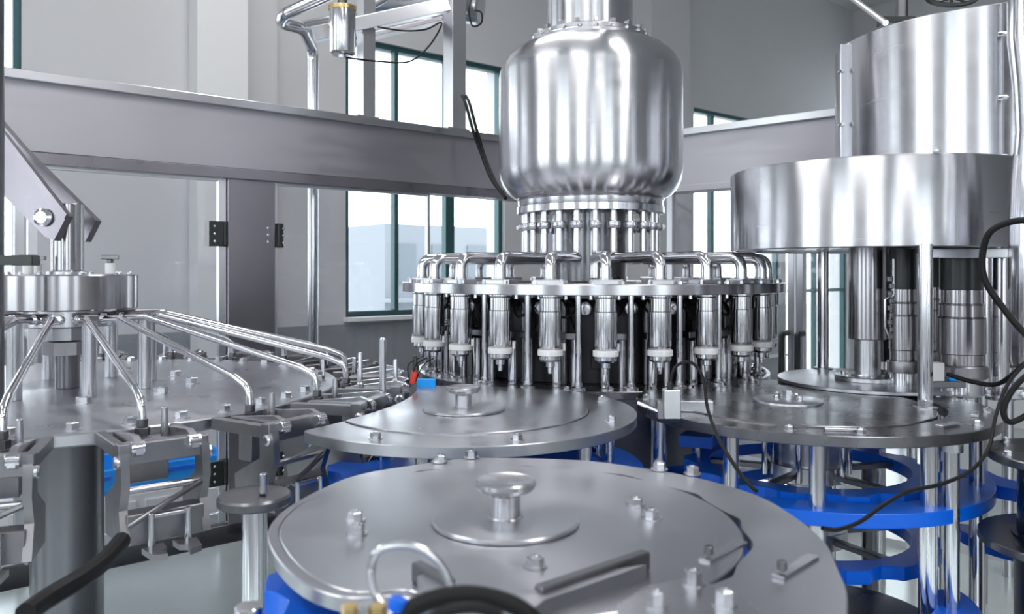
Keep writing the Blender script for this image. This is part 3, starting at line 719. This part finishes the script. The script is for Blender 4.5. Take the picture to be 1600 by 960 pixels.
# ------------------------------------------------------------------ rinser carousel, left
RX, RY, RP = -1.15, 2.07, -.30
rc = thing('rinser_table', 'big round steel table of the rinser on the left, bolts round its rim', 'table plate', (RX, RY, EZ))
MB().lathe([(.0, RP-.026), (.674, RP-.026), (.68, RP-.022), (.68, RP-.003), (.677, RP), (.0, RP)], n=160).build('table_disc', 'plate_steel', rc)
for i in range(40):
    a = 2*pi*i/40+.05; r = .635
    bolt(rc, r*cos(a), r*sin(a), RP, .0125, .013)
for i in range(10):
    a = 2*pi*i/10+.3; bolt(rc, .30*cos(a), .30*sin(a), RP, .016, .014)
MB().lathe([(.085, -1.05), (.085, RP-.026)], n=48).build('pedestal', 'gun_steel', rc)
MB().lathe([(.12, RP-.10), (.12, RP-.026)], n=48).build('pedestal_collar', 'gun_steel', rc)
hb = thing('rinser_drum', 'short steel drum on legs above the rinser table', 'drum', (RX, RY, EZ))
MB().lathe([(.0, -.096), (.163, -.096), (.166, -.093), (.166, -.010), (.163, -.007), (.0, -.007)], n=96).build('drum_shell', 'shaft_steel', hb)
MB().lathe([(.0, -.140), (.108, -.140), (.112, -.137), (.112, -.096), (.0, -.096)], n=60).build('manifold', 'satin_steel', hb)
MB().hexa((0, -.01, -.175), .042, .035, .3).build('nut', 'satin_steel', hb)
MB().hexa((0, -.01, -.212), .050, .034, .5).build('nut', 'cast_steel', hb)
MB().cyl((0, 0, RP), (0, 0, -.212), .028).build('spindle', 'gun_steel', hb)
for k in range(8):
    a = R(-3-45*k); MB().cyl((.205*cos(a), .205*sin(a), RP), (.205*cos(a), .205*sin(a), -.115), .0165, 24).build('leg', 'satin_steel', hb)
    q = MB().box((.17*cos(a), .17*sin(a), -.110), (.11, .034, .014), a); q.build('leg_arm', 'gun_steel', hb)
for k in range(10):
    a = 2*pi*k/10+.4; bolt(hb, .145*cos(a), .145*sin(a), -.007, .006, .005)
for (px, D) in ((172, 2.02), (44, 2.0), (58, 2.16)):
    p = at(px, 425, D); x, y = p.x-RX, D-RY
    q = MB().cyl((x, y, -.006), (x, y, .022), .012, 20).build('white_post', 'white_plastic', hb)
    MB().cyl((x, y, .022), (x, y, .032), .008, 14).build('stem', 'gun_steel', q)
    MB().box((x, y, .037), (.042, .014, .011), .2).build('handle', 'cast_steel', q)
cl = thing('rinser_column', 'upright round steel column standing on the rinser drum', 'column', (RX, RY, EZ))
MB().cyl((0, 0, -.008), (0, 0, .175), .038, 40).build('column', 'shaft_steel', cl)
MB().lathe([(.048, -.007), (.048, .0), (.039, .004)], n=40).build('base', 'satin_steel', cl)
lv = thing('clamp_arm', 'slanting twin flat steel arm clamped to the rinser column, upper left', 'arm')
def flat(pts, D, th, m='post_steel', nm='arm_plate'):
    return MB().slab([at(a, c, D) for a, c in pts], (0, th, 0)).build(nm, m, lv)
flat([(-90, 120), (0, 205), (104, 338), (84, 376), (70, 370), (0, 300), (-90, 230)], 1.965, .030)
flat([(-60, 120), (36, 232), (150, 345), (133, 378), (120, 374), (0, 262), (-60, 215)], 2.160, .030)
flat([(-90, 118), (0, 200), (104, 335), (100, 342), (0, 214), (-90, 132)], 1.955, .010, 'post_steel', 'arm_edge')
MB().lathe([(.022, 0), (.022, .006), (.014, .012), (0, .012)], at(68, 340, 1.962), 24, axis=(0, -1, 0)).build('pivot_bolt', 'polished_steel', lv)
MB().cyl(at(68, 340, 1.99), at(74, 340, 2.17), .012).build('pivot_pin', 'satin_steel', lv)
pl = thing('steel_pole', 'dark blurred vertical pole at the left picture edge', 'pole', at(-4, 425, 1.75))
MB().cyl((0, 0, -.31+.025), (0, 0, 1.0), .013, 24).build('pole', 'gun_steel', pl)
MB().box((.03, 0, .025), (.11, .03, .022)).build('side_clamp', 'black_plastic', pl)
# pipes and grippers
NG = 20
def make_rpipe():
    t = thing('rinser_pipe', '', 'pipe', group='thin bent pipes of the rinser')
    MB().tube(fillet([(0, -.108, -.118), (0, -.235, -.112), (0, -.665, -.225), (0, -.712, -.245), (0, -.715, RP+.004)], .03, 6), .0078, 14).build('pipe_run', 'polished_steel', t)
    q = MB(); q.lathe([(.012, 0), (.012, .012), (.0095, .014), (.0095, .03)], (0, -.112, -.118), 14, axis=(0, -1, .04)); q.hexa((0, -.155, -.1155), .014, .014, axis=(0, -1, .04)); q.build('union_nut', 'polished_steel', t)
    q = MB(); q.hexa((0, -.715, RP-.01), .014, .016); q.cyl((0, -.715, RP+.006), (0, -.715, RP+.022), .0105, 14); q.build('end_fitting', 'gun_steel', t)
    return t
def make_gripper():
    t = thing('bottle_gripper', '', 'gripper', group='bottle grippers round the rinser table')
    z = RP-.012
    q = MB()                                                          # U-shaped mounting frame at the rim
    q.box((0, -.790, z), (.150, .026, .036)); q.box((-.066, -.735, z+.002), (.018, .095, .024)); q.box((.066, -.735, z+.002), (.018, .095, .024)); q.box((0, -.715, z-.008), (.115, .04, .012))
    q.build('mount_frame', 'cast_steel', t)
    for s in (-1, 1):
        a = MB().slab([(s*.060, -.775, z-.005), (s*.060, -.812, z+.004), (s*.060, -.818, z-.05), (s*.060, -.800, z-.095), (s*.060, -.820, z-.150), (s*.060, -.765, z-.155), (s*.060, -.760, z-.09), (s*.060, -.775, z-.05)], (s*.014, 0, 0)).build('side_arm', 'cast_steel', t)
        MB().lathe([(.011, 0), (.011, .005), (.007, .008), (0, .008)], (s*.074, -.80, z-.012), 16, axis=(s, 0, 0)).build('pivot_cap', 'satin_steel', a)
        MB().cyl((s*.030, -.832, z-.158), (s*.030, -.832, z-.098), .0055, 14).build('spring_pin', 'polished_steel', t)
        MB().slab([(s*.008, -.82, z-.165), (s*.045, -.83, z-.165), (s*.040, -.875, z-.165), (s*.018, -.885, z-.165), (s*.022, -.86, z-.165), (s*.010, -.85, z-.165)], (0, 0, .010)).build('jaw', 'cast_steel', t)
    MB().box((0, -.792, z-.128), (.128, .040, .052)).build('jaw_block', 'cast_steel', t)
    MB().box((0, -.742, z-.045), (.070, .040, .060)).build('back_block', 'cast_steel', t)
    for s in (-1, 1):
        MB().slab([(s*.052, -.72, z+.016), (s*.052, -.79, z+.030), (s*.052, -.822, z+.020), (s*.052, -.824, z+.002), (s*.052, -.80, z-.006), (s*.052, -.72, z-.002)], (-s*.012, 0, 0)).build('lever', 'satin_steel', t)
        MB().cyl((s*.036, -.812, z+.012), (s*.058, -.812, z+.012), .0115, 16).build('roller', 'polished_steel', t)
    MB().box((0, -.826, z-.105), (.07, .012, .006)).build('tie_bar', 'satin_steel', t)
    MB().tube([(-.06, -.81, z-.12), (.0, -.822, z-.085), (.06, -.81, z-.062)], .005, 10).build('spring_link', 'gun_steel', t)
    MB().cyl((-.067, -.79, z-.065), (.067, -.79, z-.065), .0065, 14).build('cross_shaft', 'satin_steel', t)
    MB().cyl((.032, -.745, RP-.01), (.032, -.745, RP+.045), .0075, 14, r2=.006).build('upright_pin', 'satin_steel', t)
    for o in list(t.children)+[g for c in t.children for g in c.children]:   # the outer half of the gripper reaches further out
        for v in o.data.vertices:
            if v.co.y < -.765: v.co.y -= .06
    return t
protos = [(make_rpipe(), 'thin slanting rinser pipe'), (make_gripper(), 'cast steel bottle gripper')]
def rwhich(k, wname):
    a = (21+18*k+180) % 360-180
    if abs(a-3) < 2: return '%s cut by the left picture edge' % wname
    names = {21: 'leftmost in view, at the lower left', 39: 'second from the left picture edge', 57: 'third from the left picture edge', 75: 'fourth from the left picture edge', 93: 'fifth from the left, at the right rim of the rinser table', 111: 'sixth from the left, just behind the right rim'}
    if a in names: return '%s, %s' % (wname, names[a])
    if a > 111: return '%s on the far side of the table, %s beyond the right rim' % (wname, ords[int((a-129)//18)])
    return '%s outside the left picture edge, %s round the rinser table' % (wname, ords[int((3-a)//18)])
for pr, wname in protos:
    first = True
    for k in range(-2, 11):
        a = R(21+18*k)
        if first: pr.location = (RX, RY, EZ); pr.rotation_euler = (0, 0, a); pr['label'] = rwhich(k, wname); first = False
        else: dup(pr, (RX, RY, EZ), a, rwhich(k, wname))
# tall pins at the right of the rinser
for px, y0, y1, D, r, lab in ((598, 630, 528, 1.92, .0085, 'tallest upright steel pin between the rinser and the middle wheel'), (618, 600, 562, 2.1, .006, 'short upright steel pin just right of the tallest pin'), (563, 606, 551, 2.05, .006, 'slim upright pin just left of the tallest pin'), (505, 600, 562, 2.30, .005, 'small upright pin at the back rim of the rinser table')):
    A = at(px, y0, D); t = thing('guide_pin', lab, 'pin', A); h = (y0-y1)/1250*D
    MB().lathe([(r*1.5, -.02), (r*1.5, .01), (r, .014), (r, h-.004), (r*.7, h), (0, h)], n=20).build('pin', 'satin_steel', t)
# steel post with dark disc lower left
t = thing('pivot_post', 'upright round post topped by a dark disc, left of the foreground plate', 'post', (-.415, 1.29, EZ))
MB().cyl((0, 0, -1.05), (0, 0, -.365), .0195, 28).build('post', 'polished_steel', t)
MB().lathe([(.0, -.375), (.055, -.375), (.058, -.372), (.058, -.362), (.055, -.358), (.02, -.352), (.0, -.352)], n=48).build('disc', 'gun_steel', t)
MB().cyl((.02, -.02, -.352), (.02, -.02, -.32), .006).build('pin', 'satin_steel', t)
# low white cabinet with a bright blue crate behind the glazing at the left
tc_ = thing('low_cabinet', 'low white cabinet behind the left glazing, seen between grippers', 'cabinet', (-1.95, 4.05, 0), .69)
MB().box((0, 0, .36), (1.1, .5, .64)).build('body', 'white_plastic', tc_)
for q_ in (-.27, .27): MB().box((q_, -.255, .36), (.50, .012, .58)).build('door', 'column_paint', tc_)
for q_ in ((-.5, -.2), (.5, -.2), (-.5, .2), (.5, .2)): MB().cyl((*q_, 0), (*q_, .04), .025).build('foot', 'black_plastic', tc_)
t = thing('blue_crate', 'bright blue open crate on the low white cabinet, seen between grippers', 'crate', (-1.95, 4.05, .681), .69)
q = MB(); q.box((0, 0, .01), (.9, .4, .02))
for a, c in (((.0, -.19, .06), (.9, .02, .12)), ((.0, .19, .06), (.9, .02, .12)), ((-.44, 0, .06), (.02, .36, .12)), ((.44, 0, .06), (.02, .36, .12))): q.box(a, c)
q.build('shell', 'bright_blue', t)
for a in (-.2, .2): MB().box((a, -.203, .085), (.16, .012, .02)).build('rib', 'blue_plastic', t)

# red and blue sensor connector at left of the carousel
t = thing('valve_sensor', 'small red and pale blue sensor connector left of the filling carousel foot', 'sensor', at(650, 600, 2.15))
MB().cyl((0, 0, .035), (-.004, 0, .075), .010, 14, r2=.006).build('black_cap', 'black_plastic', t)
MB().cyl((-.01, 0, .0), (-.002, 0, .035), .009, 14).build('red_plug', 'red_plastic', t)
MB().box((.028, 0, -.002), (.05, .02, .03)).build('blue_body', 'bright_blue', t)
MB().box((.04, 0, -.016), (.08, .03, .008)).build('blue_base', 'blue_plastic', t)
for s in (-1, 0, 1): MB().tube(smooth_path([(-.01+s*.006, 0, 0), (.0+s*.02, -.01, .05), (.03+s*.02, 0, .07)], 5), .0015, 6).build('wire', 'black_rubber', t)
# sensor bracket on the right star plate
sp_ = at(1049, 655, 1.685)
t = thing('photo_sensor', 'small upright beige metal sensor box with a looping black cable', 'sensor', sp_)
MB().box((0, 0, .032), (.034, .03, .060)).build('housing', 'aluminium', t)
MB().cyl((-.003, 0, .062), (-.003, 0, .078), .006, 14).build('cable_gland', 'black_plastic', t)
MB().tube(smooth_path([(-.003, 0, .075), at(1056, 573, 1.69)-sp_, at(1080, 567, 1.69)-sp_, at(1098, 590, 1.67)-sp_, at(1106, 640, 1.62)-sp_, at(1125, 690, 1.45)-sp_, at(1160, 745, 1.34)-sp_, at(1182, 768, 1.30)-sp_], 8), .0035, 10).build('cable', 'black_rubber', t)
MB().box((-.022, .01, .018), (.014, .03, .036)).build('clamp', 'cast_steel', t)
MB().tube([(-.065, .03, .03), (-.02, .005, .012)], .005, 10).build('rod', 'polished_steel', t)
t = thing('guide_plate_block', 'low flat steel block beside the upright sensor box', 'block', at(1085, 645, 1.76), -.1)
MB().box((0, .02, .012), (.085, .03, .024)).build('block', 'satin_steel', t)

# ------------------------------------------------------------------ structure above the beam
def bpt(px, t=-.03): L = bL(px); return bw(L, t, 0)
def upright(px, wdt, label, t0):
    p = bpt(px, t0); t = thing('square_post', label, 'post', (p.x, p.y, EZ+.687), BRZ)
    MB().box((0, 0, .5), (wdt, wdt, 1.0)).build('box_section', 'aluminium', t)
    MB().box((-.01, 0, .006), (wdt+.05, wdt+.02, .012)).build('foot_plate', 'satin_steel', t)
upright(578, .062, 'square steel post on the beam beside the hanging motor', -.035)
upright(717, .08, 'square steel post on the beam nearer the tank', -.035)
t = thing('motor_frame', 'horizontal steel frame across the two square posts at the top', 'frame')
def rail(p, q, sz, nm, m):
    A = at(*p); B = at(*q); dd = B-A; rm = dd.to_track_quat('X', 'Z').to_matrix()
    MB().box((A+B)/2, (dd.length, *sz), rot=rm).build(nm, m, t)
rail((488, 55, 3.494), (700, 8, 3.696), (.05, .06), 'front_rail', 'satin_steel')
rail((560, 62, 3.808), (730, 22, 4.054), (.10, .02), 'cross_plate', 'beam_steel')
mt = thing('hanging_motor', 'vertical polished motor can hanging left of the square post', 'motor', at(535, 84, 3.360))
MB().lathe([(.0, -.006), (.044, -.006), (.053, .0), (.055, .004), (.055, .180), (.048, .186), (.0, .186)], n=40).build('can', 'polished_steel', mt)
MB().lathe([(.059, .180), (.059, .196), (.04, .204)], n=36).build('top_cap', 'brass', mt)
MB().lathe([(.0, -.018), (.014, -.018), (.016, -.006)], n=18).build('end_plug', 'satin_steel', mt)
MB().cyl((0, 0, .18), (0, 0, .27), .02).build('hanger', 'gun_steel', mt)
t = thing('bent_pipe_stand', 'polished bent pipe stand rising behind the beam, left of the motor', 'pipe')
pA = at(489, 70, 3.75)
MB().tube(fillet([Vector((pA.x, pA.y, EZ-1.05)), Vector((pA.x, pA.y, EZ+1.04)), at(472, 45, 3.584), at(436, 36, 3.494), at(445, 22, 3.416), at(560, -30, 3.304)], .07, 8), .026, 20).build('pipe_run', 'polished_steel', t)
t = thing('round_tray', 'curved steel rim behind the bent pipe at the top', 'tray')
MB().tube(smooth_path([at(470, 40, 3.752), at(520, 30, 3.920), at(580, 8, 3.976), at(620, -15, 3.920)], 6), .022, 14).build('rim', 'satin_steel', t)
t = thing('air_cylinder', 'horizontal round steel air receiver with flat end, top right of the square post', 'cylinder')
MB().cyl(at(590, -4, 4.166), at(752, 12, 4.054), .085, 40, ch=.01).build('barrel', 'satin_steel', t)
cable('thin_cable', [at(590, 42, 3.472), at(630, 48, 3.472), at(665, 46, 3.528), at(690, 36, 3.584), at(672, 70, 3.584), at(640, 96, 3.528), at(592, 96, 3.472), at(540, 90, 3.360)], .004, 'thin black cable looping between the motor and the second square post')
cable('thin_cable', [at(740, -10, 3.696), at(733, 14, 3.640), at(738, 40, 3.640), at(752, 36, 3.640), at(752, 20, 3.640), at(742, 16, 3.640)], .004, 'small black cable loop beside the flat end of the air receiver')
tb = thing('cable_bundle', 'thick black cable bundle hanging over the beam beside the tank', 'cable')
for i, o in enumerate((0, 6)):
    MB().tube(smooth_path([at(722+o, 150, 3.842), at(728+o, 163, 3.763), at(738+o, 200, 3.730), at(752+o*.6, 240, 3.730), at(768+o*.6, 280, 3.640), at(790, 310, 3.472)], 8), .008, 10).build('strand', 'black_rubber', tb)

# ------------------------------------------------------------------ cables on the right
cable('black_cable', [at(1640, 350, 1.5), at(1590, 345, 1.55), at(1548, 362, 1.58), at(1535, 400, 1.6), at(1540, 440, 1.6), at(1570, 485, 1.58), at(1600, 520, 1.55), at(1640, 560, 1.5)], .0065, 'thick black cable arching round the column at the right edge')
cable('black_cable', [at(1480, 585, 1.8), at(1520, 597, 1.75), at(1560, 600, 1.7), at(1600, 570, 1.6), at(1640, 540, 1.5)], .005, 'black cable sagging below the larger capping head')
cable('black_cable', [at(1640, 560, 1.5), at(1590, 600, 1.5), at(1568, 640, 1.5), at(1580, 660, 1.5), at(1620, 640, 1.5)], .0055, 'black cable loop low at the right edge')
cable('black_cable', [at(1610, 560, 1.45), at(1575, 600, 1.45), at(1556, 650, 1.42), at(1545, 700, 1.38), at(1518, 735, 1.33), at(1470, 757, 1.28), at(1420, 768, 1.24), at(1380, 790, 1.2), at(1345, 815, 1.16), at(1310, 828, 1.13), at(1285, 826, 1.11)], .0032, 'long thin black cable trailing across the blue wheels to the foreground plate')
t = thing('cable_clip', 'small steel clip block where the cables meet at the right edge', 'clip', at(1592, 615, 1.52))
MB().box((0, 0, 0), (.05, .03, .02)).build('block', 'satin_steel', t); MB().cyl((0, -.015, 0), (0, -.025, 0), .008).build('screw', 'polished_steel', t)
# ------------------------------------------------------------------ blurred foreground
t = thing('black_hose', 'out-of-focus black hose arching across the bottom edge with a clamp', 'hose')
MB().tube(smooth_path([at(610, 985, .56), at(650, 948, .56), at(715, 930, .56), at(780, 938, .56), at(830, 965, .56), at(850, 1010, .56)], 8), .0065, 12).build('hose', 'black_rubber', t)
MB().tube(smooth_path([at(640, 990, .52), at(700, 955, .52), at(765, 955, .52), at(810, 1000, .52)], 8), .004, 10).build('second_hose', 'black_rubber', t)
MB().cyl(at(618, 955, .56), at(624, 935, .56), .0065).build('blue_sleeve', 'blue_plastic', t)
t = thing('clear_hose_loop', 'blurred upright loop of thin steel hose in the foreground', 'hose')
lp = [(580, 900), (590, 862), (630, 852), (665, 862), (690, 885), (704, 915)]
MB().tube(smooth_path([at(612, 965, .60), at(590, 935, .62)]+[at(a, c, .66) for a, c in lp]+[at(706, 925, .67)], 8), .0035, 10).build('loop', 'satin_steel', t)
t = thing('brass_fitting', 'small brass fittings at the bottom edge below the foreground plate', 'fitting', at(565, 958, .58))
for i in range(3): MB().hexa((i*.010-.008, 0, -.02), .007, .026).build('nut', 'brass' if i != 1 else 'satin_steel', t)
cable('black_cable', [at(40, 960, .95), at(75, 935, 1.0), at(125, 905, 1.05), at(165, 875, 1.12), at(190, 845, 1.2)], .013, 'thick black hose crossing the rinser pedestal, lower left')
